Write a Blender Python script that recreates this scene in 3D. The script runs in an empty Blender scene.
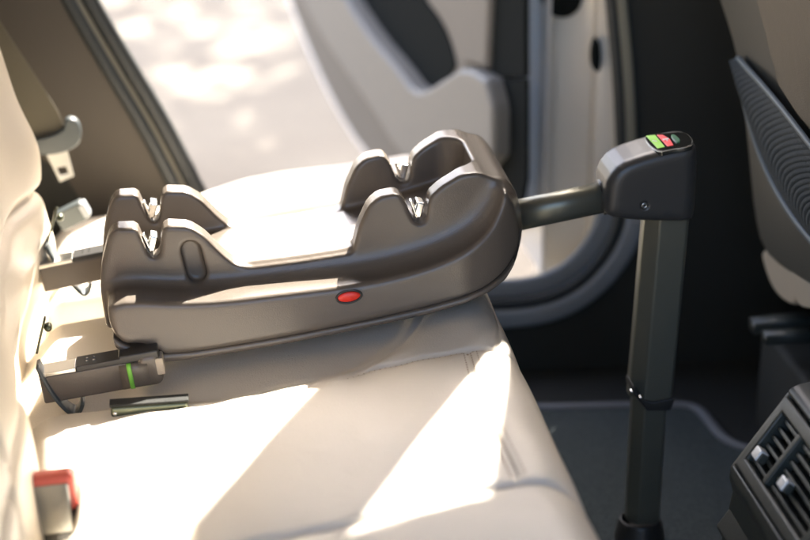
import bpy, bmesh, math, random
import numpy as np
from mathutils import Vector, Matrix
random.seed(7)
rng = np.random.RandomState(3)
scene = bpy.context.scene
COL = scene.collection
R = math.radians

# ------------------------------------------------------------------ survey of the photograph
# X = towards the front of the car, Y = across the car towards the far door, Z = up (pavement = 0)
FPX = 1900.0; PIT = R(20.7); YAW = R(7.15)
CAM = np.array([0.0, 0.0, 1.435])
FW = np.array([math.sin(YAW)*math.cos(PIT), math.cos(YAW)*math.cos(PIT), -math.sin(PIT)])
RT = np.array([math.cos(YAW), -math.sin(YAW), 0.0]); UP = np.cross(RT, FW)
def ray(px, py): return FW + RT*(px-405)/FPX + UP*(270-py)/FPX
def atY(px, py, Y): r = ray(px, py); return CAM + r*Y/r[1]
def atZ(px, py, Z): r = ray(px, py); return CAM + r*(Z-CAM[2])/r[2]
def atP(px, py, P, n):
    r = ray(px, py); n = np.array(n, float); t = ((np.array(P)-CAM)@n)/(r@n); return CAM + r*t

# ------------------------------------------------------------------ materials
def mat(name, col, rough=.5, metal=0., bump=0., bscale=400., spec=.5, var=0., vscale=8., coat=0., kind='noise', col2=None, bdist=.001, emit=0.):
    m = bpy.data.materials.new(name); m.use_nodes = True
    nt = m.node_tree; b = nt.nodes['Principled BSDF']
    b.inputs['Base Color'].default_value = (*col, 1)
    b.inputs['Roughness'].default_value = rough
    b.inputs['Metallic'].default_value = metal
    b.inputs['Specular IOR Level'].default_value = spec
    b.inputs['Coat Weight'].default_value = coat
    if emit:
        b.inputs['Emission Color'].default_value = (*col, 1); b.inputs['Emission Strength'].default_value = emit
    tc = nt.nodes.new('ShaderNodeTexCoord')
    if var or col2:
        n = nt.nodes.new('ShaderNodeTexNoise'); n.inputs['Scale'].default_value = vscale; n.inputs['Detail'].default_value = 6
        nt.links.new(tc.outputs['Object'], n.inputs['Vector'])
        r = nt.nodes.new('ShaderNodeValToRGB')
        c2 = col2 or tuple(c*(1-var) for c in col)
        r.color_ramp.elements[0].position = .35; r.color_ramp.elements[1].position = .65
        r.color_ramp.elements[0].color = (*c2, 1); r.color_ramp.elements[1].color = (*col, 1)
        nt.links.new(n.outputs['Fac'], r.inputs['Fac']); nt.links.new(r.outputs['Color'], b.inputs['Base Color'])
    if bump:
        if kind == 'leather':
            t = nt.nodes.new('ShaderNodeTexVoronoi'); t.feature = 'DISTANCE_TO_EDGE'; o = t.outputs['Distance']
        else:
            t = nt.nodes.new('ShaderNodeTexNoise'); t.inputs['Detail'].default_value = 3; o = t.outputs['Fac']
        t.inputs['Scale'].default_value = bscale
        if kind == 'leather':
            n2 = nt.nodes.new('ShaderNodeTexNoise'); n2.inputs['Scale'].default_value = 28; n2.inputs['Detail'].default_value = 5; n2.inputs['Distortion'].default_value = .5
            nt.links.new(tc.outputs['Object'], n2.inputs['Vector']); b2 = nt.nodes.new('ShaderNodeBump'); b2.inputs['Strength'].default_value = .22; b2.inputs['Distance'].default_value = .0035
            nt.links.new(n2.outputs['Fac'], b2.inputs['Height'])
        nt.links.new(tc.outputs['Object'], t.inputs['Vector'])
        bp = nt.nodes.new('ShaderNodeBump'); bp.inputs['Strength'].default_value = bump; bp.inputs['Distance'].default_value = bdist
        nt.links.new(o, bp.inputs['Height'])
        if kind == 'leather': nt.links.new(b2.outputs['Normal'], bp.inputs['Normal'])
        nt.links.new(bp.outputs['Normal'], b.inputs['Normal'])
    return m
M = dict(
    shell=mat('grey_brown_plastic', (.122,.102,.083), .27, bump=.35, bscale=800, bdist=.0006),
    shell_dark=mat('dark_plastic', (.028,.027,.025), .4, bump=.3, bscale=900, bdist=.0004),
    head=mat('head_plastic', (.045,.044,.042), .34, bump=.3, bscale=900, bdist=.0004),
    tube=mat('anodised_tube', (.17,.17,.135), .36, metal=.6),
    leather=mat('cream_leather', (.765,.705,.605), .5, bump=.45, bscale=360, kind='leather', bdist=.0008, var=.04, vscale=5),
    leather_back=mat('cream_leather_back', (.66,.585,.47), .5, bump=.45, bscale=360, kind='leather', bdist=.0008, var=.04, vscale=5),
    thread=mat('seam_thread', (.40,.31,.22), .8),
    steel=mat('bright_steel', (.75,.74,.70), .22, metal=1.),
    red=mat('red_plastic', (.75,.035,.02), .35),
    buckle_red=mat('buckle_red', (.50,.09,.06), .5),
    green=mat('green_window', (.22,.52,.03), .4, emit=.08),
    redw=mat('red_window', (.72,.02,.03), .4, emit=.08),
    greenbtn=mat('green_button', (.03,.20,.09), .3),
    gband=mat('green_band', (.22,.60,.07), .4),
    glossblack=mat('gloss_black', (.008,.009,.008), .15, coat=.3),
    tabsilver=mat('tab_silver', (.85,.85,.83), .35, metal=.3),
    buckle_sheen=mat('buckle_sheen', (.30,.30,.28), .25, metal=1.),  # grey metal in place of the bright reflection on the black buckle
    dull_steel=mat('dull_steel', (.36,.36,.34), .45, metal=.9),
    rim=mat('dark_chrome', (.22,.23,.22), .25, metal=1.),
    white=mat('white_print', (.8,.8,.76), .5),
    silver=mat('silver_rim', (.45,.46,.45), .3, metal=1.),
    olive=mat('olive_steel', (.10,.11,.07), .35, metal=.6),
    pillar=mat('pillar_trim', (.070,.058,.043), .7, bump=.4, bscale=500, bdist=.0005, var=.15, vscale=3),
    black=mat('black_trim', (.027,.0265,.021), .75, bump=.3, bscale=500, bdist=.0005),
    rubber=mat('rubber_seal', (.026,.030,.030), .5),
    sealtan=mat('seal_face', (.26,.24,.18), .6),
    sill=mat('sill_plastic', (.26,.28,.30), .45, bump=.3, bscale=500, bdist=.0005),
    web=mat('belt_webbing', (.10,.088,.058), .75, bump=.6, bscale=700, bdist=.0006),
    tonguep=mat('tongue_plastic', (.06,.072,.075), .4),
    doorgrey=mat('door_panel_grey', (.165,.15,.13), .55, bump=.3, bscale=400, bdist=.0006),
    doorlight=mat('door_armrest', (.225,.213,.19), .5, bump=.3, bscale=400, bdist=.0006),
    doordark=mat('door_dark', (.008,.010,.0095), .9, spec=.12),
    paint=mat('white_paint', (.88,.88,.88), .25, coat=.6, var=.04, vscale=6),
    jamb=mat('cream_jamb', (.84,.78,.68), .4, coat=.2, var=.06, vscale=6),
    carpet=mat('black_carpet', (.028,.029,.026), .95, bump=1., bscale=900, bdist=.002),
    matt=mat('grey_mat', (.078,.098,.102), .95, bump=1., bscale=700, bdist=.003, var=.35, vscale=260),
    piping=mat('mat_piping', (.17,.18,.20), .7),
    console=mat('console_plastic', (.036,.041,.035), .4, bump=.3, bscale=700, bdist=.0004),
    fseat=mat('front_seat_back', (.10,.083,.058), .55, bump=.45, bscale=360, kind='leather', bdist=.0008),
    fshell=mat('front_seat_shell', (.06,.058,.047), .45),
    hem=mat('pocket_hem', (.11,.14,.16), .5),
    fleather=mat('front_seat_leather', (.48,.41,.31), .5, bump=.45, bscale=360, kind='leather', bdist=.0008),
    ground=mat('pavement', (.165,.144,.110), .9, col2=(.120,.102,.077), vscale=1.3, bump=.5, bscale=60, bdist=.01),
    bark=mat('bark', (.09,.07,.05), .9), leaf=mat('leaf', (.06,.11,.03), .6),
    roof=mat('headliner', (.60,.54,.45), .9),
)

# ------------------------------------------------------------------ object helpers
def link(name, me, m, parent=None, smooth=True):
    o = bpy.data.objects.new(name, me); COL.objects.link(o)
    if m is not None: me.materials.append(m)
    if parent is not None: o.parent = parent
    if smooth:
        for p in me.polygons: p.use_smooth = True
    return o
def tag(o, label, cat, group=None, kind=None):
    if label: o['label'] = label
    if cat: o['category'] = cat
    if group: o['group'] = group
    if kind: o['kind'] = kind
    return o
def thing(name, label, cat, group=None):
    o = bpy.data.objects.new(name, None); COL.objects.link(o); return tag(o, label, cat, group)
def mesh(vs, fs):
    me = bpy.data.meshes.new('m'); me.from_pydata([tuple(map(float, v)) for v in vs], [], [tuple(map(int, f)) for f in fs]); me.update(); return me
def fixn(me):
    bm = bmesh.new(); bm.from_mesh(me); bmesh.ops.recalc_face_normals(bm, faces=bm.faces); bm.to_mesh(me); bm.free(); return me
def bevel(o, w, seg=3, ang=30):
    b = o.modifiers.new('bevel', 'BEVEL'); b.width = w; b.segments = seg; b.limit_method = 'ANGLE'; b.angle_limit = R(ang); b.harden_normals = False
    wn = o.modifiers.new('wn', 'WEIGHTED_NORMAL'); wn.keep_sharp = False
    return o
def prism_me(pts, vec):
    pts = [np.array(p, float) for p in pts]; vec = np.array(vec, float); n = len(pts)
    vs = pts + [p+vec for p in pts]
    fs = [list(range(n)), list(range(2*n-1, n-1, -1))] + [(i, (i+1) % n, n+(i+1) % n, n+i) for i in range(n)]
    return fixn(mesh(vs, fs))
def prism(name, pts, vec, m, parent=None, bev=.0, seg=3):
    o = link(name, prism_me(pts, vec), m, parent)
    if bev: bevel(o, bev, seg)
    else:
        for p in o.data.polygons: p.use_smooth = False
    return o
def chaikin(p, it=2, closed=True):
    p = np.array(p, float)
    for _ in range(it):
        if closed:
            q = np.roll(p, -1, 0); p = np.stack([.75*p+.25*q, .25*p+.75*q], 1).reshape(-1, p.shape[1])
        else:
            a, b = p[:-1], p[1:]; p = np.vstack([p[:1], np.stack([.75*a+.25*b, .25*a+.75*b], 1).reshape(-1, p.shape[1]), p[-1:]])
    return p
def box(name, c, ax, half, m, parent=None, bev=.002, seg=3):
    """box centred at c with axes ax (3 unit rows) and half sizes"""
    c = np.array(c, float); ax = np.array(ax, float)
    pts = [c + ax[0]*half[0]*s + ax[1]*half[1]*t - ax[2]*half[2] for s, t in ((-1,-1),(1,-1),(1,1),(-1,1))]
    return prism(name, pts, ax[2]*half[2]*2, m, parent, bev, seg)
I3 = np.eye(3)
def abox(name, lo, hi, m, parent=None, bev=.003):
    lo = np.array(lo, float); hi = np.array(hi, float)
    return box(name, (lo+hi)/2, I3, (hi-lo)/2, m, parent, bev)
def sweep_me(path, prof, upv=(0,1,0), closed=False, caps=True):
    """sweep a closed 2D profile (side, up) along a path"""
    P = np.array(path, float); n = len(P); k = len(prof); vs = []; upv = np.array(upv, float)
    for i in range(n):
        a = P[(i-1) % n] if (closed or i > 0) else P[i]; b = P[(i+1) % n] if (closed or i < n-1) else P[i]
        t = b-a; t /= np.linalg.norm(t)
        s = np.cross(t, upv); s /= np.linalg.norm(s)+1e-9; u = np.cross(s, t)
        for (x, y) in prof: vs.append(P[i]+s*x+u*y)
    fs = []
    for i in range(n if closed else n-1):
        for j in range(k): a = i*k+j; b = i*k+(j+1) % k; c = ((i+1) % n)*k+(j+1) % k; d = ((i+1) % n)*k+j; fs.append((a, b, c, d))
    if not closed and caps: fs.append(list(range(k))); fs.append([(n-1)*k+j for j in range(k)][::-1])
    return fixn(mesh(vs, fs))
def circ(rx, ry=None, n=16): ry = ry or rx; return [(rx*math.cos(2*math.pi*i/n), ry*math.sin(2*math.pi*i/n)) for i in range(n)]
def rrect(w, h, r, n=4):
    out = []
    for cx, cy, a0 in ((w-r, h-r, 0), (-w+r, h-r, 90), (-w+r, -h+r, 180), (w-r, -h+r, 270)):
        for i in range(n+1): a = R(a0+90*i/n); out.append((cx+r*math.cos(a), cy+r*math.sin(a)))
    return out
def sweep(name, path, prof, m, parent=None, **k): return link(name, sweep_me(path, prof, **k), m, parent)
def grid_me(V):
    """V: (a,b,3) array"""
    a, b, _ = V.shape; idx = np.arange(a*b).reshape(a, b)
    f = np.stack([idx[:-1,:-1], idx[1:,:-1], idx[1:,1:], idx[:-1,1:]], -1).reshape(-1, 4)
    me = bpy.data.meshes.new('g'); me.from_pydata(V.reshape(-1, 3).tolist(), [], f.tolist()); me.update(); return me

# ------------------------------------------------------------------ signed distance modelling
def smin(a, b, k): h = np.clip(.5+.5*(b-a)/k, 0, 1); return b+(a-b)*h-k*h*(1-h)
def smax(a, b, k): return -smin(-a, -b, k)
def sd_poly(px, pz, poly):
    poly = np.array(poly, float); d = np.full(px.shape, 1e9); s = np.ones(px.shape)
    n = len(poly)
    for i in range(n):
        a = poly[i]; b = poly[i-1]; e = b-a; wx = px-a[0]; wz = pz-a[1]
        t = np.clip((wx*e[0]+wz*e[1])/(e@e+1e-18), 0, 1)
        bx = wx-e[0]*t; bz = wz-e[1]*t; d = np.minimum(d, bx*bx+bz*bz)
        c1 = pz >= a[1]; c2 = pz < b[1]; c3 = e[0]*wz > e[1]*wx
        allc = (c1 & c2 & c3) | (~c1 & ~c2 & ~c3); s = np.where(allc, -s, s)
    return s*np.sqrt(d)
def sd_rbox(x, y, cx, cy, hx, hy, r):
    qx = np.abs(x-cx)-hx+r; qy = np.abs(y-cy)-hy+r
    return np.minimum(np.maximum(qx, qy), 0)+np.sqrt(np.maximum(qx, 0)**2+np.maximum(qy, 0)**2)-r
def surface_nets(D, org, h):
    inside = D < 0; nx, ny, nz = D.shape
    acc = np.zeros((nx-1, ny-1, nz-1, 3), np.float32); cnt = np.zeros((nx-1, ny-1, nz-1), np.float32)
    corners = [(i, j, k) for i in (0,1) for j in (0,1) for k in (0,1)]
    def sl(c): return (slice(c[0], nx-1+c[0]), slice(c[1], ny-1+c[1]), slice(c[2], nz-1+c[2]))
    for a in corners:
        for ax in range(3):
            if a[ax] == 0:
                b = list(a); b[ax] = 1; b = tuple(b)
                da = D[sl(a)]; db = D[sl(b)]; m = inside[sl(a)] != inside[sl(b)]
                t = np.where(m, da/np.where(m, da-db, 1), 0)
                for q in range(3):
                    acc[..., q] += np.where(m, a[q] + (t if q == ax else 0), 0)
                cnt += m
    act = cnt > 0; idx = -np.ones(cnt.shape, np.int64); idx[act] = np.arange(act.sum())
    ijk = np.argwhere(act); V = (ijk + acc[act]/cnt[act][:, None])*h + np.array(org)
    F = []
    for ax in range(3):
        u, v = (ax+1) % 3, (ax+2) % 3
        A = np.take(inside, range(0, D.shape[ax]-1), ax); B = np.take(inside, range(1, D.shape[ax]), ax)
        m = A != B
        e = np.argwhere(m); e = e[(e[:, u] > 0) & (e[:, v] > 0) & (e[:, u] < D.shape[u]-1) & (e[:, v] < D.shape[v]-1)]
        q = []
        for du, dv in ((0,0),(-1,0),(-1,-1),(0,-1)):
            c = e.copy(); c[:, u] += du; c[:, v] += dv; q.append(idx[c[:,0], c[:,1], c[:,2]])
        q = np.stack(q, 1); fl = ~A[e[:,0], e[:,1], e[:,2]]; q[fl] = q[fl][:, ::-1]; F.append(q)
    F = np.vstack(F)
    me = bpy.data.meshes.new('sdf'); me.from_pydata(V.tolist(), [], F.tolist()); me.update(); return fixn(me)
def sdf_obj(name, f, lo, hi, h, m, parent=None, smooth=2):
    lo = np.array(lo, float); hi = np.array(hi, float); n = np.ceil((hi-lo)/h).astype(int)+1
    xs = (lo[0]+h*np.arange(n[0]))[:, None, None]; ys = (lo[1]+h*np.arange(n[1]))[None, :, None]; zs = (lo[2]+h*np.arange(n[2]))[None, None, :]
    D = np.broadcast_to(f(xs, ys, zs), tuple(n)).astype(np.float32)
    o = link(name, surface_nets(D, lo, h), m, parent)
    if smooth:
        s = o.modifiers.new('sm', 'SMOOTH'); s.factor = .5; s.iterations = smooth
    return o
def polyY(px, Y): return np.array([atY(x, y, Y)[[0, 2]] for x, y in px])

# ================================================================== CHILD SEAT BASE
base = thing('child_seat_base', 'grey brown plastic child seat base with red oval button and support leg on cream seat', 'car seat base')
YC = 1.91
RP = [(106,330),(100,290),(101,268),(108,238),(114,230),(137,229),(141,238),(146,250),(150,257),(156,259),(160,254),(161,244),(161,234),(165,226),(190,227),(205,236),(222,253),(236,264),(250,266),
      (300,259),(352,250),(358,225),(368,203),(378,194),(397,190),(405,199),(409,211),(413,218),(419,221),(425,217),(426,206),(428,194),(440,183),(460,171),(478,169),(499,179),(513,196),(522,222),
      (525,245),(520,265),(500,280),(440,294),(360,306),(260,320),(165,335)]
SP = [(107,300),(200,304),(300,292),(350,286),(400,277),(450,261),(488,238),(503,214),(508,196),(518,208),(526,240),(526,260),(504,283.5),(450,302.5),(360,322.5),(260,341.5),(165,355.5),(140,350),(118,340),(109,325)]
TP = [(103,300),(106,286),(150,279),(235,264),(250,264.5),(300,257.5),(352,248.5),(400,236),(470,214),(520,205),(520,240),(440,290),(165,330)]
Rp = polyY(RP, 1.84)
def refine(p, it=1): return chaikin(p, it)
def tight(p, r_=.0032):
    out = []; n = len(p)
    for i in range(n):
        a, b, c = p[i-1], p[i], p[(i+1) % n]
        for q in (a, c):
            d = q-b; L = np.linalg.norm(d); out.append(b+d/L*min(r_, L*.35))
    return np.array(out)
Rp = tight(Rp); Sp = refine(polyY(SP, 1.789), 2); Tp = refine(polyY(TP, 1.84), 1)
XF = .364
def sd_slot(X, Z, c, ax, hl, r):
    dx = X-c[0]; dz = Z-c[1]; a = dx*ax[0]+dz*ax[1]; b = dx*ax[1]-dz*ax[0]
    a = a-np.clip(a, -hl, hl); return np.sqrt(a*a+b*b)-r
arch_c = atY(138, 366, 1.80)
slotc = atY(194, 265, 1.83); sa = atY(201, 290, 1.83)-atY(191, 252, 1.83); sa = sa[[0,2]]/np.linalg.norm(sa[[0,2]])
def f_body(X, Y, Z):
    q = np.abs(Y-YC)
    x2, z2 = X[:, :, 0], Z[0, 0, :][None, :]
    XX, ZZ = np.meshgrid(X[:, 0, 0], Z[0, 0, :], indexing='ij')
    dR = sd_poly(XX, ZZ, Rp)[:, None, :]; dS = sd_poly(XX, ZZ, Sp)[:, None, :]; dT = sd_poly(XX, ZZ, Tp)[:, None, :]
    w = np.clip((X+.09)/.33, 0, 1)                       # rails spread slightly towards the front
    qo = .067+.016*w
    qs = q/qo                                            # normalised plan
    outer = sd_rbox(X, q, -.2, 0, XF-.006+.2, qo, .055)
    inner = sd_rbox(X, q, -.2, 0, XF-.058+.2, qo-.029, .03)
    ring = smax(outer, -inner, .003)
    rail = smax(ring, dR, .0048)
    tray = smax(dT, sd_rbox(X, q, -.2, 0, XF-.02+.2, qo-.01, .04), .004)
    skirt_plan = sd_rbox(X, q, XF-.30, 0, .30, .122, .085)
    # left part is squarer
    skirt_plan = np.minimum(skirt_plan, sd_rbox(X, q, .04, 0, .135, .122, .022))
    # skirt leans out towards its foot
    lean = np.clip((.74-Z)/.08, 0, 1)*.006
    skirt = smax(dS, skirt_plan-lean, .007)
    b = smin(rail, skirt, .010+.016*w)
    b = smin(b, tray, .006)
    # recessed stadium on the near and far cheek
    g = np.broadcast_to(sd_slot(XX, ZZ, (slotc[0], slotc[2]), sa, .0125, .0102)[:, None, :], b.shape)
    b = smax(b, -smax(g, (qo-.010)-q, .004), .003)
    # arch over the latch arm
    ar = np.sqrt(((X-arch_c[0])/.030)**2+((Z-arch_c[2])/.030)**2); ar = (ar-1)*.03
    b = smax(b, -smax(ar, .085-q, .006), .006)
    # grip mould between the front pair of horns
    return b
body = sdf_obj('body', f_body, (-.105,1.768,.63), (.38,2.052,.87), .0016, M['shell'], base, 2)
# foot plate under the shell
Fp = chaikin(polyY([(112,334),(118,340),(140,349),(165,354),(260,340),(360,321),(450,301),(504,282),(520,266),(518,272),(504,287.5),(450,307.5),(360,328),(260,347),(165,362),(140,358),(116,349)], 1.789), 1)
def f_foot_plate(X, Y, Z):
    q = np.abs(Y-YC); XX, ZZ = np.meshgrid(X[:, 0, 0], Z[0, 0, :], indexing='ij'); d = sd_poly(XX, ZZ, Fp)[:, None, :]
    p = np.minimum(sd_rbox(X, q, XF-.30, 0, .30, .122, .085), sd_rbox(X, q, .04, 0, .135, .122, .022))-.0052
    return smax(smax(d, p, .003), -(p+.02)+(d*0), .002)
foot_plate = sdf_obj('foot_plate', f_foot_plate, (-.105,1.768,.62), (.38,2.052,.78), .0016, M['shell'], base, 2)
# red button
bc = atY(349, 296.5, 1.787)
sl_ = atY(400,300,1.79)-atY(250,326,1.79); sl_ /= np.linalg.norm(sl_); nz_ = np.cross(sl_, [0,1,0]); nz_ /= np.linalg.norm(nz_)
if nz_[2] < 0: nz_ = -nz_
def dome(name, c, a, b, n, ra, rb, h, m, parent, seg=32, rings=6):
    vs = []; fs = []
    for r in range(rings):
        t = r/(rings)*math.pi/2
        for s in range(seg):
            p = 2*math.pi*s/seg; vs.append(c + a*ra*math.cos(t)*math.cos(p)+b*rb*math.cos(t)*math.sin(p)+n*h*math.sin(t))
    vs.append(c+n*h); L = len(vs)-1
    for s in range(seg): vs.append(c + a*ra*math.cos(2*math.pi*s/seg)+b*rb*math.sin(2*math.pi*s/seg)-n*.006)
    for r in range(rings-1):
        for s in range(seg): fs.append((r*seg+s, r*seg+(s+1) % seg, (r+1)*seg+(s+1) % seg, (r+1)*seg+s))
    for s in range(seg): fs.append(((rings-1)*seg+s, (rings-1)*seg+(s+1) % seg, L)); fs.append((L+1+s, L+1+(s+1) % seg, (s+1) % seg, s))
    return link(name, fixn(mesh(vs, fs)), m, parent)
def ring_me(c, a, b, ra, rb, r, upv, n=40): return sweep_me([c+a*ra*math.cos(2*math.pi*i/n)+b*rb*math.sin(2*math.pi*i/n) for i in range(n)], circ(r, n=8), upv=upv, closed=True)
BTN_Y = 1.7875
bc = atY(349, 296.5, BTN_Y)
dome('release_button', bc, sl_, nz_, np.array([0,-1,0]), .0118, .0056, .0028, M['red'], base)
link('button_surround', ring_me(bc+np.array([0,-.0004,0]), sl_, nz_, .0128, .0066, .0013, (0,1,0)), M['shell_dark'], base)
# metal catches in the four notches
for nm, (px, py), Ys in (('rear', (151, 250), (YC-.053, YC+.053)), ('front', (417, 212), (YC-.066, YC+.066))):
    for k, yy in enumerate(Ys):
        c = atY(px, py, 1.845); c[1] = yy
        s = 1 if k == 0 else -1
        t_ = R(-14); ax = [[math.cos(t_),0,math.sin(t_)],[0,1,0],[-math.sin(t_),0,math.cos(t_)]]
        box('catch_plate', c+np.array([.0015,.004,.004]), ax, (.0042,.010,.0085), M['steel'], base, .0018)
        prism('catch_lever', [c+np.array(p) for p in ((-.0085,-.006,.0135),(-.0062,-.006,.0150),(-.0025,-.006,.006),(.0005,-.006,-.004),(-.0015,-.006,-.0052),(-.0045,-.006,.003))], (0,.010,0), M['steel'], base, .0008, 2)
# -------- latch arms
def latch_arm(Y, p0, p1, yy, detail=True):
    a = atY(*p0, yy); b = atY(*p1, yy); a[1] = b[1] = Y
    e = b-a; L = np.linalg.norm(e); e /= L; u = np.cross(e, [0,1,0]); u = u if u[2] > 0 else -u
    ax = np.array([e, [0,1,0], u]); c = lambda s, v, w: a+e*s*L+np.array([0,1,0])*v+u*w
    arm = box('latch_arm', c(.36,0,-.002), ax, (L*.38, .0125, .0145), M['shell'], base, .002)
    box('arm_top_rail', c(.14,.0,.0145), ax, (L*.16, .0128, .0022), M['steel'], arm, .0008)
    box('arm_cover', c(.50,.0,.0150), ax, (L*.195, .0132, .0028), M['shell_dark'], arm, .0008)
    hs = box('arm_housing', c(.91,.001,.000), ax, (L*.105, .0158, .0185), M['shell'], base, .0085, 6)
    box('housing_cover', c(.84,.002,.0155), ax, (L*.17, .0150, .0048), M['shell_dark'], hs, .002)
    kn = sweep('locking_collar', [c(.66,-.0005,-.003), c(.90,-.0005,-.003)], rrect(.0155, .0138, .006, 5), M['shell'], hs, upv=u)
    sweep('green_band', [c(.725,-.001,-.003), c(.762,-.001,-.003)], rrect(.0160, .0143, .006, 5), M['gband'], hs, upv=u)
    box('release_catch', c(1.0,-.004,.002), ax, (.0045, .010, .009), M['fleather'], hs, .0015)
    for s_ in (.40, .46):
        for w_ in (-.004, .004):
            cc = c(s_, w_, .0179); box('rivet', cc, ax, (.0011,.0011,.0006), M['steel'], arm, .0)
    return arm
latch_arm(1.778, (44,387), (160,366), 1.771)
latch_arm(2.045, (44,275), (150,253), 2.045)

# -------- front arm tube + support leg
A0 = atY(500, 219, YC); A1 = atY(622, 193, YC)
sweep('arm_tube', [A0, A1], rrect(.0165, .0155, .0135, 6), M['tube'], base, upv=(0,1,0))
c0 = atY(604, 196.5, YC); e_ = (A1-A0)/np.linalg.norm(A1-A0)
sweep('arm_collar', [c0-e_*.004, c0+e_*.012], rrect(.0190, .0180, .0150, 6), M['shell_dark'], base, upv=(0,1,0))
YN, YFc = YC-.036, YC+.036
HP = [(604,213),(606,196),(610,180),(622,166),(642,158),(668,151),(695,146),(700,150),(701,172),(699,215),(694,224),(655,224),(625,222),(610,219)]
Hp = refine(polyY(HP, YN), 1)
lt0, lt1 = atY(640,161,YN), atY(695,148,YN)
def f_head(X, Y, Z):
    XX, ZZ = np.meshgrid(X[:, 0, 0], Z[0, 0, :], indexing='ij')
    d = sd_poly(XX, ZZ, Hp)[:, None, :]
    q = np.abs(Y-YC)-.037
    b = smax(d, q, .016)
    b = smax(b, sd_rbox(X, Y-YC, (Hp[:,0].min()+Hp[:,0].max())/2, 0, (Hp[:,0].max()-Hp[:,0].min())/2+.001, .037, .020), .006)
    # dark lower cheek step
    b = smax(b, -smax(smax(d+.010, -(q+.0016), .001), d*0+(Z-lt0[2])-.2*(X-lt0[0])+.0, .001), .001)
    # screw hole
    s = atY(645, 206, YN); sc = np.sqrt((X-s[0])**2+(Z-s[2])**2)-.0042
    b = smax(b, -smax(sc, -(q+.004), .001), .001)
    return b
head = sdf_obj('leg_head', f_head, (Hp[:,0].min()-.01, YC-.045, Hp[:,1].min()-.01), (Hp[:,0].max()+.01, YC+.045, Hp[:,1].max()+.01), .0012, M['head'], base, 2)
s = atY(645, 206, YN)
link('screw', ring_me(s+np.array([0,.0022,0]), np.array([1.,0,0]), np.array([0,0,1.]), .0024, .0024, .0012, (0,1,0), 20), M['silver'], head)
# indicator on the sloping top
t1 = lt1-lt0; t1 /= np.linalg.norm(t1); t2 = np.array([0,1.,0]); tn = np.cross(t1, t2); tn = tn if tn[2] > 0 else -tn
PT = np.array(lt0)*.5+np.array(lt1)*.5; PT = np.array([PT[0], YC, PT[2]])
# find real height of the head's top surface: profile offset
def topz(x):
    zs = []
    for i in range(len(Hp)):
        a, b = Hp[i-1], Hp[i]
        if (a[0]-x)*(b[0]-x) <= 0 and a[0] != b[0]: zs.append(a[1]+(b[1]-a[1])*(x-a[0])/(b[0]-a[0]))
    return max(zs)
xa, xb = atP(650,146,PT,tn)[0], atP(686,141,PT,tn)[0]
za, zb = topz(xa), topz(xb); t1 = np.array([xb-xa, 0, zb-za]); t1 /= np.linalg.norm(t1); tn = np.cross(t1, t2); tn = tn if tn[2] > 0 else -tn
PT = np.array([xa, YC, za])
def onp(px, py, lift=0.): return atP(px, py, PT+tn*lift, tn)
def panel(name, pts, lo, hi, m, parent, bev=.0006): return prism(name, [onp(*p, 0)+tn*lo for p in pts], tn*(hi-lo), m, parent, bev, 2)
disp = panel('indicator_display', chaikin([(641,137),(660,133.5),(682,131.5),(691,136),(694,144),(690,147.5),(672,150),(656,154)], 2), -.004, .0006, M['rim'], head)
panel('display_glass', chaikin([(642,137.3),(660,134.3),(682,132.3),(690,136.6),(692.5,143.6),(689,146.6),(672,149),(656.4,152.8)], 2), .0002, .0010, M['glossblack'], disp)
panel('green_window', [(646,136.7),(655.3,135.8),(665,147.7),(657.5,149.3)], -.001, .0014, M['green'], disp, .0004)
panel('red_window', [(656.8,135.8),(663,135.8),(670,140),(673.6,146),(667.5,147.3)], -.001, .0014, M['redw'], disp, .0004)
panel('green_button', chaikin([(671,136),(675,136.2),(680,140.5),(680,143.6),(676.5,143.8),(672,139.5)], 2), -.001, .0022, M['greenbtn'], disp, .0006)
panel('window_mark', [(662.6,140.2),(668.6,139.2),(669,140.4),(663.2,141.6)], .0013, .0016, M['white'], disp, 0)
panel('window_mark', [(652.2,141.4),(657,141.9),(657.6,142.9),(652.8,142.4)], .0013, .0016, M['white'], disp, 0)
panel('window_mark', [(666,140.9),(667.4,140.7),(668.2,142.2),(667,142.6)], .0013, .0016, M['white'], disp, 0)
# support leg
def leg_prof(w, d): return [(-w,-d*.55),(-w*.62,-d),(w*.75,-d),(w,-d*.7),(w,d),(-w,d)]
def tube_pts(pa, pb): return [atY(*pa, YC-.01)+np.array([0,.01,0]), atY(*pb, YC-.01)+np.array([0,.01,0])]
P0, P1 = tube_pts((669,205), (651.5,400))
def legtube(name, a, b, w, d, m):
    e = (b-a)/np.linalg.norm(b-a); s_ = np.array([1.,0,0]); s_ -= e*(s_@e); s_ /= np.linalg.norm(s_); n_ = np.array([0,1.,0]); n_ -= e*(n_@e); n_ /= np.linalg.norm(n_)
    pf = [(-w,d),(-w,-d*.0),(-w*.42,-d),(w*.88,-d),(w,-d*.8),(w,d)]
    o = prism(name, [a+s_*x+n_*y for x, y in pf], b-a, m, base, .0025, 3); return o, e, s_, n_
lg, e2, s2, n2 = legtube('upper_leg', P0, P1, .0235, .016, M['tube'])
Q0, Q1 = tube_pts((652,385), (644,524))
lg2, *_ = legtube('lower_leg', Q0, Q1, .0185, .0125, M['tube'])
cpt = [P1+s2*x-n2*.0005+e2*z for x, z in ((-.0245,-.012),(-.006,.010),(.021,.010),(.0245,-.002),(.0245,-.006),(.0,-.001),(-.012,-.004),(-.0245,-.022))]
for px_, py_ in ((632,392),(641,398)):
    pp = atY(px_, py_, YC-.029)
    dome('collar_pin', pp, np.array([1.,0,0]), np.array([0,0,1.]), np.array([0,-1.,0]), .0013, .0013, .001, M['steel'], lg2, 12, 3)
prism('leg_collar', [p-n2*.018 for p in cpt], n2*.036, M['shell_dark'], base, .002)
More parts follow.
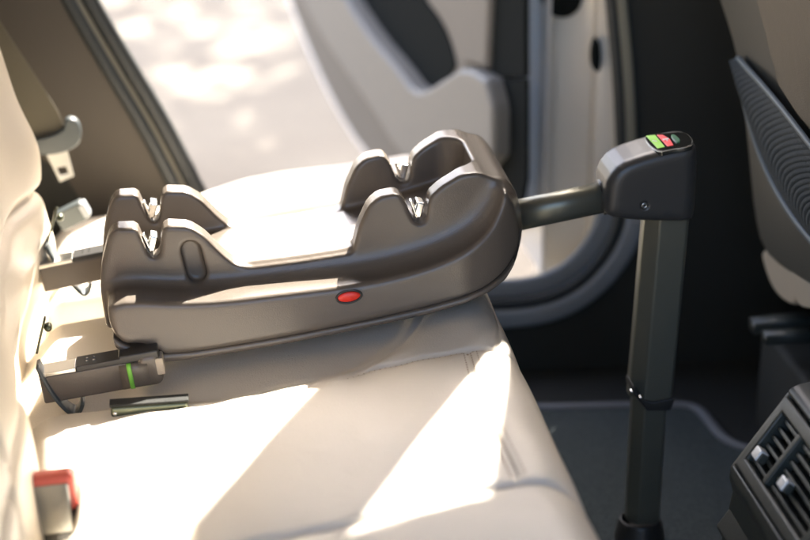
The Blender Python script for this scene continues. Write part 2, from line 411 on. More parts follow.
ft = atY(640, 524, YC); 
def f_foot(X, Y, Z):
    r = np.sqrt((X-ft[0])**2+(Y-YC)**2); z = Z-.375
    d = smax(r-(.027-.25*(z)), np.abs(z)-.016, .008)
    return smax(d, -smax(r-.021, -(z-.0), .004), .003)
foot = sdf_obj('leg_foot', f_foot, (ft[0]-.045, YC-.045, .352), (ft[0]+.045, YC+.045, .40), .0015, M['shell_dark'], base, 2)

# ================================================================== REAR SEAT
TILT = .1495
def plane_z(X): return .7045+(X-.333)*TILT
SN = np.array([-TILT, 0, 1.]); SP0 = np.array([.333, 1.7, .7045])
def seat_pt(px, py): return atP(px, py, SP0, SN)[:2]
def dpoly(X, Y, pts):
    d = np.full(X.shape, 1e9)
    for a, b in zip(pts[:-1], pts[1:]):
        e = b-a; wx = X-a[0]; wy = Y-a[1]; t = np.clip((wx*e[0]+wy*e[1])/(e@e), 0, 1)
        d = np.minimum(d, np.hypot(wx-e[0]*t, wy-e[1]*t))
    return d
pC = np.array([seat_pt(*p) for p in ((40,404),(110,406),(195,402),(290,388),(350,372),(385,352),(412,330),(426,308),(432,285))])
pC = chaikin(pC, 2, False)
pS1 = chaikin(np.array([seat_pt(*p) for p in ((345,374),(400,360),(469,348),(516,337),(545,330))]), 1, False)
pS2 = chaikin(np.array([seat_pt(*p) for p in ((190,549),(272,537),(350,521),(459,490),(532,477),(600,478))]), 1, False)
pS3 = chaikin(np.array([seat_pt(*p) for p in ((467,348),(482,405),(516,473))]), 1, False)
pS4 = chaikin(np.array([seat_pt(*p) for p in ((493,348),(497,318),(494,286),(480,250))]), 1, False)
pS5 = chaikin(np.array([seat_pt(*p) for p in ((497,480),(540,545))]), 1, False)
hol = np.vstack([pC, [[.20,2.2]], [[-.3,2.2]], [[-.3,pC[0][1]]]])
seat = thing('rear_seat', 'cream leather rear bench seat with stitched seams, lit by hard patches of sun', 'car seat')
xs = np.concatenate([np.linspace(-.30, .28, 230), np.linspace(.2825, .36, 60)]); ys = np.linspace(.85, 2.40, 560)
X, Y = np.meshgrid(xs, ys, indexing='ij')
def sstep(t): t = np.clip(t, 0, 1); return t*t*(3-2*t)
def cushion_z(X, Y):
    Z = plane_z(X)
    sd = sd_poly(X, Y, hol)                                   # hollow where the base sits
    Z = Z - .010*sstep((-sd+.004)/.028)
    d1, d2, d3, d4, dC = (dpoly(X, Y, p) for p in (pS1, pS2, pS3, pS4, pC))
    dm = np.minimum(np.minimum(d1, d2), np.minimum(d3, dC))
    Z = Z - .0048*np.exp(-(d1/.0032)**2) - .0055*np.exp(-(d2/.0045)**2) - .0034*np.exp(-(d3/.0026)**2) - .0030*np.exp(-(d4/.0022)**2) - .003*np.exp(-(dC/.006)**2)
    Z = Z - .0006*np.exp(-((d3-.006)/.0018)**2) - .0006*np.exp(-((d4-.006)/.0018)**2)
    Z = Z + .004*(1-np.exp(-dm/.03))-.003
    # puffs and wrinkles
    Z = Z + .0012*np.sin(X*31+Y*17)*np.sin(Y*23-X*9) + .0005*np.sin(X*140+np.sin(Y*60))*np.exp(-(dm/.03)**2)
    # far edge and its raised side bolster
    Z = Z + .024*np.exp(-((Y-2.29)/.07)**2)*sstep((X+.03)/.13)*(1-.35*sstep((X-.12)/.1))
    e = np.clip((Y-2.30)/.10, 0, 1); Z = Z-.07*(1-np.sqrt(np.maximum(1-e*e, 0)))-.0*e
    # channel round the buckle and the gap to the backrest
    Z = Z - .035*sstep((-.135-X)/.05)
    Z = Z - .055*np.exp(-(((X+.128)/.022)**4+((Y-1.535)/.045)**4))
    # recesses where the latch arms go in
    for yy in (1.782, 2.045):
        Z = Z - .030*np.exp(-(((X+.12)/.06)**4+((Y-yy)/.030)**4))
    # groove at x ~ -.04 (side of seat insert)
    Z = Z - .006*np.exp(-((X+.005)/.006)**2)*sstep((1.60-Y)/.08)
    return Z
Z = cushion_z(X, Y)
# rounded front lip: beyond X=.30 follow a quarter round
XR, RAD = .285, .052
t = np.clip((X-XR)/(.36-XR), 0, 1)*R(100)
Xn = np.where(X > XR, XR+RAD*np.sin(t), X); Zf = cushion_z(np.minimum(X, XR), Y)
Zn = np.where(X > XR, Zf+(Xn-XR)*TILT*np.cos(t)-RAD*(1-np.cos(t)) + (Z-plane_z(X)-(Zf-plane_z(np.minimum(X, XR)))), Z)
V = np.stack([Xn, Y, Zn], -1)
low = V[-1:].copy(); low[..., 0] -= .03; low[..., 2] = .40
V = np.concatenate([V, low], 0)
bk = V[:1].copy(); bk[..., 2] = .40; V = np.concatenate([bk, V], 0)
sd_ = V[:, -1:].copy(); sd_[..., 2] = np.minimum(sd_[..., 2], .40); V = np.concatenate([V, sd_], 1)
cush = link('seat_cushion', grid_me(V), M['leather'], seat)
# stitches
def surf(x, y):
    xa = np.array([[x]]); ya = np.array([[y]]); return float(cushion_z(xa, ya)[0, 0])
def stitches(path, off, parent, step=.0055, ln=.0036):
    vs = []; fs = []; P = np.array(path); seg = np.diff(P, axis=0); L = np.linalg.norm(seg, axis=1); cum = np.concatenate([[0], np.cumsum(L)])
    s_ = 0
    def at(s_):
        i = min(np.searchsorted(cum, s_, 'right')-1, len(seg)-1); f = (s_-cum[i])/L[i]; d = seg[i]/L[i]; p = P[i]+seg[i]*f; return p+np.array([-d[1], d[0]])*off, d
    while s_ < cum[-1]-ln:
        (p, d), (q, _) = at(s_), at(s_+ln)
        if max(p[0], q[0]) < .287:
            n = np.array([-d[1], d[0]])*.0007; b = len(vs)
            z0, z1 = surf(*p), surf(*q)
            for (c, z) in ((p-n, z0-.0006), (p+n, z0-.0006), (q+n, z1-.0006), (q-n, z1-.0006)): vs.append((c[0], c[1], z))
            m_ = (p+q)/2; vs.append((m_[0]-n[0]*.5, m_[1]-n[1]*.5, (z0+z1)/2+.0008)); vs.append((m_[0]+n[0]*.5, m_[1]+n[1]*.5, (z0+z1)/2+.0008))
            fs += [(b, b+1, b+5, b+4), (b+2, b+3, b+4, b+5), (b, b+4, b+3), (b+1, b+2, b+5)]
        s_ += step
    if vs: return link('stitching', fixn(mesh(vs, fs)), M['thread'], parent)
for pth, off in ((pS3, .003), (pS3, -.004), (pS3, .009), (pS4, .003), (pS1, -.004)): stitches(pth, off, cush)

# backrest: a height field X(Y,Z), three padded panels
ysb = np.linspace(.85, 2.17, 330); zsb = np.linspace(.56, 1.25, 200)
Yb, Zb = np.meshgrid(ysb, zsb, indexing='ij')
def back_x(Y, Z):
    X = -.175-.20*(Z-.76)
    # far seat: side bolster at its outer edge, insert between
    b_out = np.exp(-((Y-2.09)/.05)**2); X = X+.018*b_out
    far = sstep((Y-1.66)/.03)
    X = X - .010*far*np.exp(-((Y-1.87)/.14)**4)
    # gap between the seats
    X = X - .020*np.exp(-((Y-1.645)/.012)**2)
    # centre seat stands prouder, bulging low down
    near = sstep((1.64-Y)/.05)
    X = X + near*(.008+.012*np.exp(-((Z-.72)/.09)**2)) - near*.012*np.exp(-((Y-1.43)/.008)**2)
    # horizontal seams
    zs1 = .735+.02*np.sin((Y-1.7)*5); X = X - .012*np.exp(-((Z-zs1)/.008)**2)
    X = X + .010*np.exp(-((Z-zs1-.055)/.045)**2)*(.4+.6*b_out)
    X = X - .03*sstep((.70-Z)/.10)*far
    X = X + .0015*np.sin(Y*50+Z*13)*np.sin(Z*41)
    e = np.clip((Y-2.11)/.06, 0, 1); X = X-.07*(1-np.sqrt(np.maximum(1-e*e, 0)))
    return X
Xb = back_x(Yb, Zb); V = np.stack([Xb, Yb, Zb], -1)
bk = V[:, :, :].copy(); bk = bk[-1:]; bk[..., 0] = -.36; V = np.concatenate([V, bk], 0)
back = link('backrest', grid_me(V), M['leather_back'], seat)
abox('backrest_core', (-.42,.85,.45), (-.30,2.12,1.25), M['black'], seat, .01)

# latch guides (funnels) at the seat gap
for (blade, loop, yy, lab) in ((((37,352),(41,334),(45,318)), ((38,364),(46,380),(58,398),(73,412),(80,409),(83,400)), 1.79, 'near'),
                          (((47,243),(52,226),(57,208)), ((46,244),(56,260),(70,279),(83,293),(89,290),(91,282)), 2.07, 'far')):
    g = thing('latch_guide', 'curved dark latch guide around the green banded latch arm nearest the camera' if lab == 'near' else 'curved dark latch guide behind the base, around its farther latch arm', 'latch guide', 'latch guides in the seat gap')
    sweep('guide_rim', chaikin([atY(x, y, yy-.018) for x, y in loop], 2, False), rrect(.0020, .012, .0016, 3), M['tonguep'], g)
    bl = sweep('guide_blade', chaikin([atY(x, y, yy-.005) for x, y in blade], 1, False), rrect(.0012, .005, .001, 3), M['olive'], g)
    c = atY(blade[2][0]+3, blade[2][1]+10, yy-.005)
    dome('blade_knob', c, np.array([1.,0,0]), np.array([0,0,1.]), np.array([0,-1.,0]), .004, .004, .004, M['olive'], bl, 16, 4)

# flat olive latch bar lying in the seat fold
slb = thing('anchor_bar', 'short flat olive metal bar lying in the seat fold under the near latch arm', 'anchor bar')
a_, b_ = atY(111, 410, 1.717), atY(188, 404.5, 1.717); e = (b_-a_)/np.linalg.norm(b_-a_); u = np.cross(e, [0,1,0]); u = u if u[2] > 0 else -u
ax = [e, [0,1,0], u]
box('bar', (a_+b_)/2, ax, (np.linalg.norm(b_-a_)/2, .008, .0058), M['olive'], slb, .003)
box('bar_flange', (a_+b_)/2+u*.0062+np.array([0,.002,0]), ax, (np.linalg.norm(b_-a_)/2+.001, .008, .0012), M['carpet'], slb, .0006)
dome('rivet', a_+e*.004-np.array([0,.0078,0])-u*.001, e, u, np.array([0,-1.,0]), .0022, .0022, .0012, M['steel'], slb, 16, 4)

# red buckle
bkl = thing('belt_buckle', 'black seat belt buckle with red press button, at the lower left of the cream seat', 'buckle')
bc0 = atY(57, 512, 1.555); e = np.array([-.10, .22, 1.]); e /= np.linalg.norm(e); s_ = np.array([.95,-.1,.06]); s_ -= e*(s_@e); s_ /= np.linalg.norm(s_); n = np.cross(e, s_)
bc0 = bc0-e*.006
bb = box('buckle_body', bc0-e*.035, [s_, n, e], (.0195, .0125, .045), M['glossblack'], bkl, .006, 4)
box('press_button', bc0+e*.026, [s_, n, e], (.0215, .0130, .018), M['buckle_red'], bkl, .007, 5)
nf = n if n[1] < 0 else -n
box('sheen_plate', bc0+e*.012+nf*.0125, [s_, n, e], (.0165, .0022, .023), M['buckle_sheen'], bkl, .002, 3)  # plate added to carry the bright reflection seen on the buckle's face
box('buckle_stalk', bc0-e*.10, [s_, n, e], (.012, .003, .03), M['black'], bkl, .001)

# seat belt hanging on the pillar
belt = thing('seat_belt', 'brown seat belt webbing with a steel tongue hanging beside the pillar', 'seat belt')
YB = 2.27
pl = chaikin([atY(x, y, YB) for x, y in ((-150,-190),(-60,-75),(0,22),(35,75),(66,124),(58,138),(29,146),(18,105),(0,58),(-80,-80),(-170,-190))], 1)
web = prism('webbing', [np.array(p)+np.array([0, .0, 0]) for p in pl], (0, .0025, 0), M['web'], belt, .0008, 2)
tp = chaikin([atY(x, y, YB-.01) for x, y in ((28,141),(52,136),(64,130),(64,121),(70,118),(79,122),(82,137),(78,147),(60,155),(34,156),(28,151))], 2)
ton = prism('tongue_grip', tp, (0, .016, 0), M['tonguep'], belt, .004, 3)
def frame_me(outer, inner, vec):
    n = len(outer); vec = np.array(vec); vs = [*outer, *inner, *[p+vec for p in outer], *[p+vec for p in inner]]; fs = []
    for i in range(n):
        j = (i+1) % n; fs += [(i, j, n+j, n+i), (2*n+i, 3*n+i, 3*n+j, 2*n+j), (i, 2*n+i, 2*n+j, j), (n+i, n+j, 3*n+j, 3*n+i)]
    return fixn(mesh(vs, fs))
o_ = [atY(x, y, YB-.003) for x, y in ((44,150),(66,146),(74,176),(60,182))]; i_ = [atY(x, y, YB-.003) for x, y in ((56,168),(66,166),(69,174),(60,176))]
pt = link('tongue_plate', frame_me(o_, i_, (0,.003,0)), M['dull_steel'], belt, False); 
# second (stowed) buckle beyond the base
sb = thing('stowed_buckle', 'small dark grey belt buckle lying against the trim beyond the base', 'buckle')
a_, b_ = atY(60, 221, 2.2), atY(84, 209, 2.2); e = (b_-a_)/np.linalg.norm(b_-a_); u = np.cross(e, [0,1,0]); u = u if u[2] > 0 else -u
box('buckle_body', (a_+b_)/2, [e, [0,1,0], u], (np.linalg.norm(b_-a_)/2+.002, .01, .012), M['tonguep'], sb, .003)
box('buckle_end', b_+e*.001, [e, [0,1,0], u], (.004, .011, .009), M['sill'], sb, .002)

# ================================================================== CAR BODY (aperture, pillars, roof, floor)
car = thing('car_body', 'open far doorway of the car with brown pillar trim, rubber seal and blue grey sill', 'car')
YD = 2.43
ap_left = [(22,-110),(48,-40),(75,12),(107,66),(143,125),(168,172),(184,205),(215,250),(255,285),(320,300)]
ap_right = [(430,302),(500,303),(540,299),(572,286),(598,262),(616,232),(622,200),(621,130),(617,60),(611,0),(604,-110)]
ap = ap_left+ap_right
apw = chaikin([atY(x, y, YD) for x, y in ap], 2, False)
nL = len(apw)
# C pillar and wheel arch trim: polygon from aperture edge to the far left
cp = [p for p in chaikin([atY(x, y, YD) for x, y in ap_left], 2, False)]
prism('pillar_trim', cp+[atY(320,420,YD), atY(-250,420,YD), atY(-250,-110,YD)], (0,.03,0), M['pillar'], car, .006)
# lower inner trim under the cushion side, dark
lp = chaikin([atY(x, y, YD-.004) for x, y in ((20,150),(60,170),(90,215),(100,262),(96,330),(20,330))], 1)
prism('lower_trim', lp, (0,.02,0), M['black'], car, .004)
# B pillar + footwell side
cr = [p for p in chaikin([atY(x, y, YD) for x, y in ap_right], 2, False)]
X2 = 2.3
prism('side_trim', cr+[np.array([X2,YD,atY(604,-110,YD)[2]]), np.array([X2,YD,.30]), np.array([cr[0][0],YD,.30])], (0,.03,0), M['black'], car, .006)
# seals
sweep('door_seal', apw+np.array([0,-.004,0]), circ(.009,.009,12), M['rubber'], car)
def offs(path, d):
    P = np.array(path); T = np.gradient(P, axis=0); T /= np.linalg.norm(T, axis=1)[:, None]; N = np.stack([T[:,2], T[:,1]*0, -T[:,0]], 1); return P+N*d
crp = np.array(cr); clp = np.array(cp)
sweep('sill_plate', offs(crp[:25], .020)+np.array([0,-.010,0]), rrect(.013,.008,.005,3), M['sill'], car)
sweep('sill_step', offs(crp[:25], -.012)+np.array([0,.012,0]), rrect(.017,.006,.004,3), M['sill'], car)
sweep('pillar_edge', offs(crp[24:], .011)+np.array([0,-.006,0]), rrect(.0085,.006,.004,3), M['sealtan'], car)
sweep('pillar_seal', offs(clp[:30], -.006)+np.array([0,.004,0]), circ(.007,.007,10), M['sealtan'], car)
sweep('outer_seal', offs(clp[:30], -.022)+np.array([0,.014,0]), circ(.012,.010,12), M['rubber'], car)
# painted jamb of the doorway: vertical ribbons seen in the gap
def vstrip(name, pts, z0, z1, m, parent, th=.02, bev=.004):
    P = [np.array([x, y, z0]) for x, y in pts]; n = len(P); up_ = np.array([0,0,z1-z0])
    vs = P+[p+up_ for p in P]; fs = [(i, i+1, n+i+1, n+i) for i in range(n-1)]
    o = link(name, mesh(vs, fs), m, parent); so = o.modifiers.new('s', 'SOLIDIFY'); so.thickness = th; so.offset = 0; bevel(o, bev); return o
def jx(px, Y, py=100): return atY(px, py, Y)[0]
vstrip('door_jamb', [(jx(622,2.465),2.465),(jx(604,2.47),2.47),(jx(596,2.475),2.475),(jx(592,2.52),2.52),(jx(548,2.56),2.56),(jx(540,2.60),2.60)], .40, 1.0, M['jamb'], car, .004)
latch = prism('door_striker', chaikin([atY(x, y, 2.52) for x, y in ((540,-14),(584,-14),(582,8),(570,18),(555,18),(543,8))], 2), (0,.03,0), M['glossblack'], car, .003)
prism('jamb_grommet', chaikin([atY(x, y, 2.458) for x, y in ((597,38),(601,45),(601,70),(596,73),(593,66),(593,50))], 2), (0,.02,0), M['doordark'], car, .002)
# roof, pillars and added shade panels above the frame, ends
abox('centre_pillar', (.563,2.435,.95), (.697,2.50,1.80), M['black'], car, .004)
prism('front_shade_panel', [(.697,2.45,.92),(2.3,2.45,.92),(2.3,2.45,1.80),(.832,2.45,1.80),(.715,2.45,1.41),(.697,2.45,1.32)], (0,.03,0), M['black'], car)  # unseen sheet added as sun blocker; its slanted edge bounds the seat's sun patch
prism('rear_pillar_shade', [(-.26,2.46,.90),(-.17,2.46,.90),(-.06,2.46,1.02),(.0,2.46,1.07),(.2,2.46,1.29),(.36,2.46,1.555),(.44,2.46,1.67),(.56,2.46,1.80),(-.9,2.46,1.80),(-.9,2.46,.90)], (0,.03,0), M['pillar'], car)  # unseen outline, drawn forward to keep the sun off the upper backrest
abox('roof', (-.9,.40,1.80), (2.3,2.50,1.85), M['roof'], car, .01)
abox('rear_bulkhead', (-.95,.3,.3), (-.90,2.46,1.80), M['black'], car, .004)
abox('dashboard', (1.5,.3,.3), (2.3,2.43,1.05), M['black'], car, .02)
abox('windscreen_surround', (2.3,.3,.3), (2.35,2.5,1.85), M['black'], car, .004)
abox('front_door_panel', (.62,.33,.3), (2.3,.40,1.80), M['black'], car, .01)
abox('underbody', (-.9,.30,.27), (2.3,2.50,.345), M['black'], car, .004)
# floor
fl = tag(link('car_floor', grid_me(np.array([[[x, y, .352] for y in (.33, 2.425)] for x in (-.9, 2.28)])), M['carpet'], None, False), 'black carpeted car floor under the mat', 'floor', kind='structure')
mt = thing('floor_mat', 'dark grey carpet floor mat with pale edge piping, under the support leg', 'floor mat')
mo = [(380,408),(550,408),(640,405.5),(684,405),(698,409),(708,420),(720,436),(735,446),(760,452)]
mp = [atZ(x, y, .360) for x, y in mo]; mpc = chaikin(mp, 2, False)
mat_out = list(mpc)+[np.array([mp[-1][0]+.02,1.30,.360]), np.array([.20,1.30,.360])]
prism('mat_pile', [p-np.array([0,0,.006]) for p in mat_out], (0,0,.006), M['matt'], mt, .002)
sweep('mat_piping', [p for p in mpc]+[np.array([mp[-1][0]+.02,1.30,.360])], circ(.0075,.0055,10), M['piping'], mt, upv=(0,0,1))
# front seat
fs = thing('front_seat', 'brown front seat back with black ribbed net pocket, at the right edge', 'car seat')
fP = atY(740, 60, 2.15); fQ = atY(765, 262, 2.15); fd = fQ-fP; fd[1] = 0; fd /= np.linalg.norm(fd); fn = np.array([fd[2], 0, -fd[0]]); fn = fn if fn[0] < 0 else -fn
def fpt(px, py, lift=0.): return atP(px, py, fP+fn*lift, fn)
def fpoly(name, px, lo, hi, m, parent, it=1, bev=.004): return prism(name, (chaikin([fpt(*p, hi)+fn*(lo-hi) for p in px], it) if it else [fpt(*p, hi)+fn*(lo-hi) for p in px]), fn*(hi-lo), m, parent, bev)
fpoly('seat_shell', [(700,-90),(716,-5),(729,34),(736,62),(742,110),(747,160),(752,210),(761,252),(785,275),(860,320),(1100,620),(1100,-90)], -.05, .0, M['fshell'], fs, 1, .012)
fpoly('back_panel', [(738,-60),(752,-10),(768,50),(780,100),(860,190),(1060,420),(1060,-60)], -.01, .012, M['fseat'], fs, 1, .008)
fpoly('back_ridge', [(783,-60),(800,40),(812,100),(900,190),(1000,-60)], .006, .020, M['fseat'], fs, 1, .008)
hemp = [(738,58),(746,100),(758,144),(776,186),(798,222),(826,254)]
hem3 = chaikin([fpt(*p, .008) for p in hemp], 2, False)
sweep('pocket_hem', hem3, rrect(.0045,.006,.003,3), M['hem'], fs, upv=fn)
topw = [fpt(738,58,.008), fpt(775,99,.016), fpt(811,146,.022), fpt(890,245,.024)]
sweep('pocket_hem', chaikin(topw, 2, False), rrect(.003,.003,.002,3), M['hem'], fs, upv=fn)
# ribbed net: rows of cords that sag
net_v = []; net_f = []
A = np.array(hem3); nh = len(A)
T_ = chaikin(topw, 3, False)
ncols = 260; nrows = 460
def along(P, t):
    P = np.array(P); s = np.concatenate([[0], np.cumsum(np.linalg.norm(np.diff(P, axis=0), axis=1))]); s /= s[-1]; return np.stack([np.interp(t, s, P[:, i]) for i in range(3)], -1)
ta = np.linspace(0, 1, nrows); Lh = along(A, ta); Th = along(T_, ta)
g = []
for j in range(ncols):
    w = j/(ncols-1)
    row = Lh*(1-w)+Th*w + fn*(.010*np.sin(w*math.pi)) 
    g.append(row)
G = np.stack(g, 0)   # (cols, rows, 3)
wgrid = np.linspace(0, 1, ncols)[:, None]
rad = ta[None, :]*(1+.16*np.sin(wgrid*math.pi))
ridge = np.abs(np.sin(rad*math.pi*34+.6*np.sin(wgrid*3)))**.8*.0026*np.minimum(1, rad*8)*np.sin(wgrid*math.pi)**.4
wv = .0016*np.abs(np.sin(wgrid*math.pi*42))*np.sin(wgrid*math.pi)**.4
G = G+fn*(ridge+wv)[..., None]
link('net_pocket', grid_me(G), mat('net_black', (.045,.053,.056), .85, bump=.8, bscale=600, bdist=.002), fs)
# cream leather cushion end below the shell and a seat rail
fpoly('cushion_end', [(759,246),(764,268),(772,290),(785,304),(797,307),(796,280),(790,262)], -.055, -.004, M['fleather'], fs, 2, .012)
fpoly('cushion_end', [(788,262),(794,284),(796,306),(812,310),(870,318),(870,280),(810,262)], -.06, -.001, M['fleather'], fs, 2, .012)
rl = [atY(752,326,2.1), atY(830,318,2.1)]
sweep('seat_rail', rl, rrect(.008,.012,.003,3), M['console'], fs)
sweep('seat_rail', [atY(764,338,2.05), atY(830,334,2.05)], rrect(.007,.01,.003,3), M['console'], fs)
abox('seat_mount', (.74,1.75,.36), (1.2,2.2,.50), M['black'], fs, .01)
abox('backrest_foam', (.74,1.74,.60), (.86,2.2,1.15), M['black'], fs, .02)
# console with vents
con = thing('centre_console', 'dark centre console end with slatted air vents and two silver tabs', 'console')
kP = atY(738, 462, 1.63); kQ = atY(784, 402, 1.63); ke = kQ-kP; ke[1] = 0; kl = np.linalg.norm(ke); ke /= kl; kn = np.array([-ke[2], 0, ke[0]])
kn = kn if kn[0] < 0 else -kn
def kpt(u, v, w=0.): return kP+ke*u+np.array([0,-1,0])*v+kn*w      # u up the face, v towards the camera, w out of it
def kbox(name, u0, u1, v0, v1, w0, w1, m, parent, bev=.002, seg=3):
    return prism(name, [kpt(u0,v0,w0),kpt(u1,v0,w0),kpt(u1,v1,w0),kpt(u0,v1,w0)], kn*(w1-w0), m, parent, bev, seg)
def kpoly(name, pf, v0, v1, bev): return prism(name, [kpt(u,v0,w) for u, w in pf], (0,-(v1-v0),0), M['console'], con, bev, 4)
kpoly('console_body', [(-.07,-.026),(kl+.02,-.026),(kl+.06,-.12),(-.10,-.16)], -.006, .24, .004)
kpoly('console_cap', [(kl+.0075,-.03),(kl+.0075,-.001),(kl+.014,-.001),(kl+.022,-.006),(kl+.07,-.055),(kl+.09,-.10),(kl+.03,-.12)], -.010, .24, .005)
kpoly('console_side', [(-.020,-.10),(-.022,-.012),(-.012,-.003),(kl+.010,-.003),(kl+.02,-.010),(kl+.05,-.05),(kl+.05,-.12)], -.014, -.0035, .004)
kpoly('console_foot', [(-.0055,-.03),(-.0055,-.0),(-.018,-.004),(-.03,-.018),(-.20,-.10),(-.20,-.16)], -.008, .24, .004)
fr = [(u, v) for u, v in ((-.004,-.002),(kl+.006,-.002),(kl+.006,.19),(-.004,.19))]
fi = [(u, v) for u, v in ((.010,.012),(kl-.008,.012),(kl-.008,.176),(.010,.176))]
vf = link('vent_frame', frame_me([kpt(u,v,-.020) for u, v in fr], [kpt(u,v,-.020) for u, v in fi], kn*.022), M['console'], con, True); bevel(vf, .003)
kbox('frame_rib', -.014, -.009, .0, .19, -.02, -.003, M['console'], con, .002)
nsl = 6
for i in range(nsl):
    u = .014+(kl-.026)*i/(nsl-1)
    for v0, v1 in ((.014,.056),(.070,.17)):
        kbox('vent_slat', u-.0019, u+.0019, v0, v1, -.018, -.004, M['console'], con, .0006, 2)
kbox('vent_back', .006, kl-.004, .006, .18, -.0225, -.0205, M['black'], con, 0)
for v0 in (.0575,): kbox('vent_bar', .010, kl-.006, v0, v0+.009, -.016, .0005, M['console'], con, .002)
for u, v in ((.32*kl,.029),(.38*kl,.100)):
    tb = kbox('vent_tab', u-.006, u+.006, v-.008, v+.007, -.004, .007, M['tabsilver'], con, .002)
    kbox('tab_insert', u-.005, u+.005, v+.0072, v+.011, -.002, .006, M['console'], tb, .001)

# ================================================================== OPEN DOOR
door = thing('open_door', 'open rear car door with grey inner panel, armrest and dark pocket, beyond the doorway', 'car door')
da = R(14); dP = np.array([.475, 2.55, .6]); dn = np.array([-math.cos(da), -math.sin(da), 0])   # inner face looks back towards the seat
def dpt(px, py, lift=0.): return atP(px, py, dP+dn*lift, dn)
def dpoly_(name, px, lo, hi, m, parent, it=1, bev=.006): return prism(name, (chaikin([dpt(*p, hi)+dn*(lo-hi) for p in px], it) if it else [dpt(*p, hi)+dn*(lo-hi) for p in px]), dn*(hi-lo), m, parent, bev)
dpoly_('door_skin', [(247,-330),(260,-120),(272,-50),(285,0),(300,38),(322,88),(346,132),(372,168),(410,205),(460,228),(524,234),(526,100),(524,-330)], -.05, -.012, M['paint'], door, 1, .01)
dpoly_('inner_panel', [(251,-330),(266,-120),(276,-50),(289,0),(304,38),(326,88),(350,132),(376,166),(410,200),(460,220),(492,222),(490,-330)], -.015, .012, M['doorgrey'], door, 1, .008)
dpoly_('armrest', [(262,-120),(288,-30),(302,0),(318,32),(340,66),(372,112),(395,150),(420,175),(492,180),(492,84),(463,66),(444,78),(424,91),(412,91),(394,66),(370,38),(345,0),(318,-50),(290,-120)], .0, .045, M['doorlight'], door, 1, .009)
dpoly_('door_pocket', [(300,-120),(340,-8),(372,40),(398,70),(413,95),(428,95),(457,72),(452,48),(442,22),(422,-4),(372,-120)], .004, .015, M['doordark'], door, 1, .004)
dpoly_('upper_panel', [(338,-330),(380,-120),(427,-4),(446,20),(455,44),(460,66),(472,64),(490,72),(488,-330)], .01, .03, M['doorgrey'], door, 1, .01)
dpoly_('hinge_cover', [(484,-330),(489,20),(491,77.5),(525,77.5),(523,-330)], .012, .020, M['doordark'], door, 0, .006)
dpoly_('hinge_trim', [(491,78.5),(491,150),(490,225),(518,225),(526,180),(526,78.5)], .012, .018, M['doordark'], door, 0, .006)
# painted front end of the door
def dstrip(name, px0, px1, Y, m):
    a = atY(px0, 60, Y); b = atY(px1, 60, Y)
    path = chaikin([atY(px, py, Y) for px, py in (((px0+px1)/2-1, -120), ((px0+px1)/2, 0), ((px0+px1)/2+2, 120), ((px0+px1)/2+3, 175), ((px0+px1)/2-2, 215), ((px0+px1)/2-18, 250), ((px0+px1)/2-50,275))], 2, False)
    w = (b-a)[0]/2; return sweep(name, path, rrect(w, .02, .008, 4), m, door)
vstrip('door_edge', [(jx(524,2.64,60),2.64),(jx(530,2.60,60),2.60),(jx(547,2.50,60),2.50),(jx(549,2.505,60),2.505)], .47, 1.1, M['paint'], door, .004)

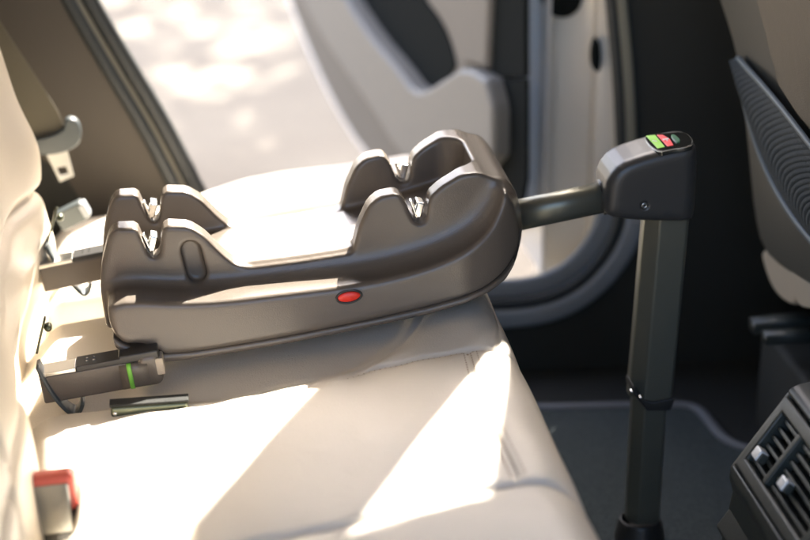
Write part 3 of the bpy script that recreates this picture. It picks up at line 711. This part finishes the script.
# ================================================================== OUTSIDE
gm = grid_me(np.array([[[x, y, 0.] for y in np.linspace(-60, 200, 30)] for x in np.linspace(-120, 120, 30)]))
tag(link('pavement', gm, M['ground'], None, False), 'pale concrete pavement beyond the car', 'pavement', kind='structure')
def tree(cx, cy, h, r, n, label, leaf=.07):
    t_ = thing('tree', label, 'tree')
    path = [(cx,cy,-.05),(cx+.05,cy,h*.3),(cx-.05,cy+.05,h*.65),(cx,cy,h)]
    vs = []; k = 8
    P = chaikin(path, 2, False); V_ = []
    for i, p in enumerate(P):
        rr = .12*(1-.8*i/len(P)); V_.append([[p[0]+rr*math.cos(2*math.pi*j/k), p[1]+rr*math.sin(2*math.pi*j/k), p[2]] for j in range(k+1)])
    link('trunk', grid_me(np.array(V_)), M['bark'], t_)
    vs = []; fs = []
    cl = [np.array([cx, cy, h])+rng.normal(size=3)*np.array([r*.5, r*.5, r*.28]) for _ in range(22)]
    for i in range(n):
        c = cl[i % 22]+rng.normal(size=3)*r*.17; a = rng.normal(size=3); a /= np.linalg.norm(a); b = np.cross(a, rng.normal(size=3)); b /= np.linalg.norm(b); q = leaf*(.6+rng.rand()*.8); k = len(vs)
        vs += [c-a*q, c-b*q*.5, c+a*q, c+b*q*.5]; fs.append((k, k+1, k+2, k+3))
    link('crown', mesh(vs, fs), M['leaf'], t_, False)
tree(2.9, 9.4, 4.0, 1.7, 9500, 'leafy tree outside the car, casting dappled shade on the pavement')

# ================================================================== LIGHT, CAMERA
SAZ, SEL = R(28.5), R(42)
sun = bpy.data.lights.new('sun', 'SUN'); sun.energy = 5.0; sun.angle = R(.5); sun.color = (1, .93, .83)
so = bpy.data.objects.new('sun', sun); COL.objects.link(so)
sd3 = Vector((math.sin(SAZ)*math.cos(SEL), math.cos(SAZ)*math.cos(SEL), math.sin(SEL)))
so.rotation_euler = sd3.to_track_quat('Z', 'Y').to_euler()
w = bpy.data.worlds.new('World'); scene.world = w; w.use_nodes = True
sk = w.node_tree.nodes.new('ShaderNodeTexSky'); sk.sky_type = 'NISHITA'; sk.sun_disc = False; sk.sun_elevation = SEL; sk.sun_rotation = SAZ
sk.air_density = .75; sk.dust_density = 5.0; sk.ozone_density = .4
bg = w.node_tree.nodes['Background']; bg.inputs['Strength'].default_value = .15; w.node_tree.links.new(sk.outputs[0], bg.inputs[0])
cam = bpy.data.cameras.new('camera'); co = bpy.data.objects.new('camera', cam); COL.objects.link(co); scene.camera = co
cam.sensor_width = 36; cam.lens = FPX*36/810; cam.clip_end = 500; cam.clip_start = .05
co.location = CAM
mm = Matrix((RT, UP, -FW)).transposed(); co.rotation_euler = mm.to_euler()
cam.dof.use_dof = True; cam.dof.focus_distance = float((atY(400,230,1.83)-CAM)@FW); cam.dof.aperture_fstop = 2.8
scene.view_settings.view_transform = 'Standard'; scene.view_settings.look = 'None'; scene.view_settings.gamma = 1; scene.view_settings.exposure = 2.85
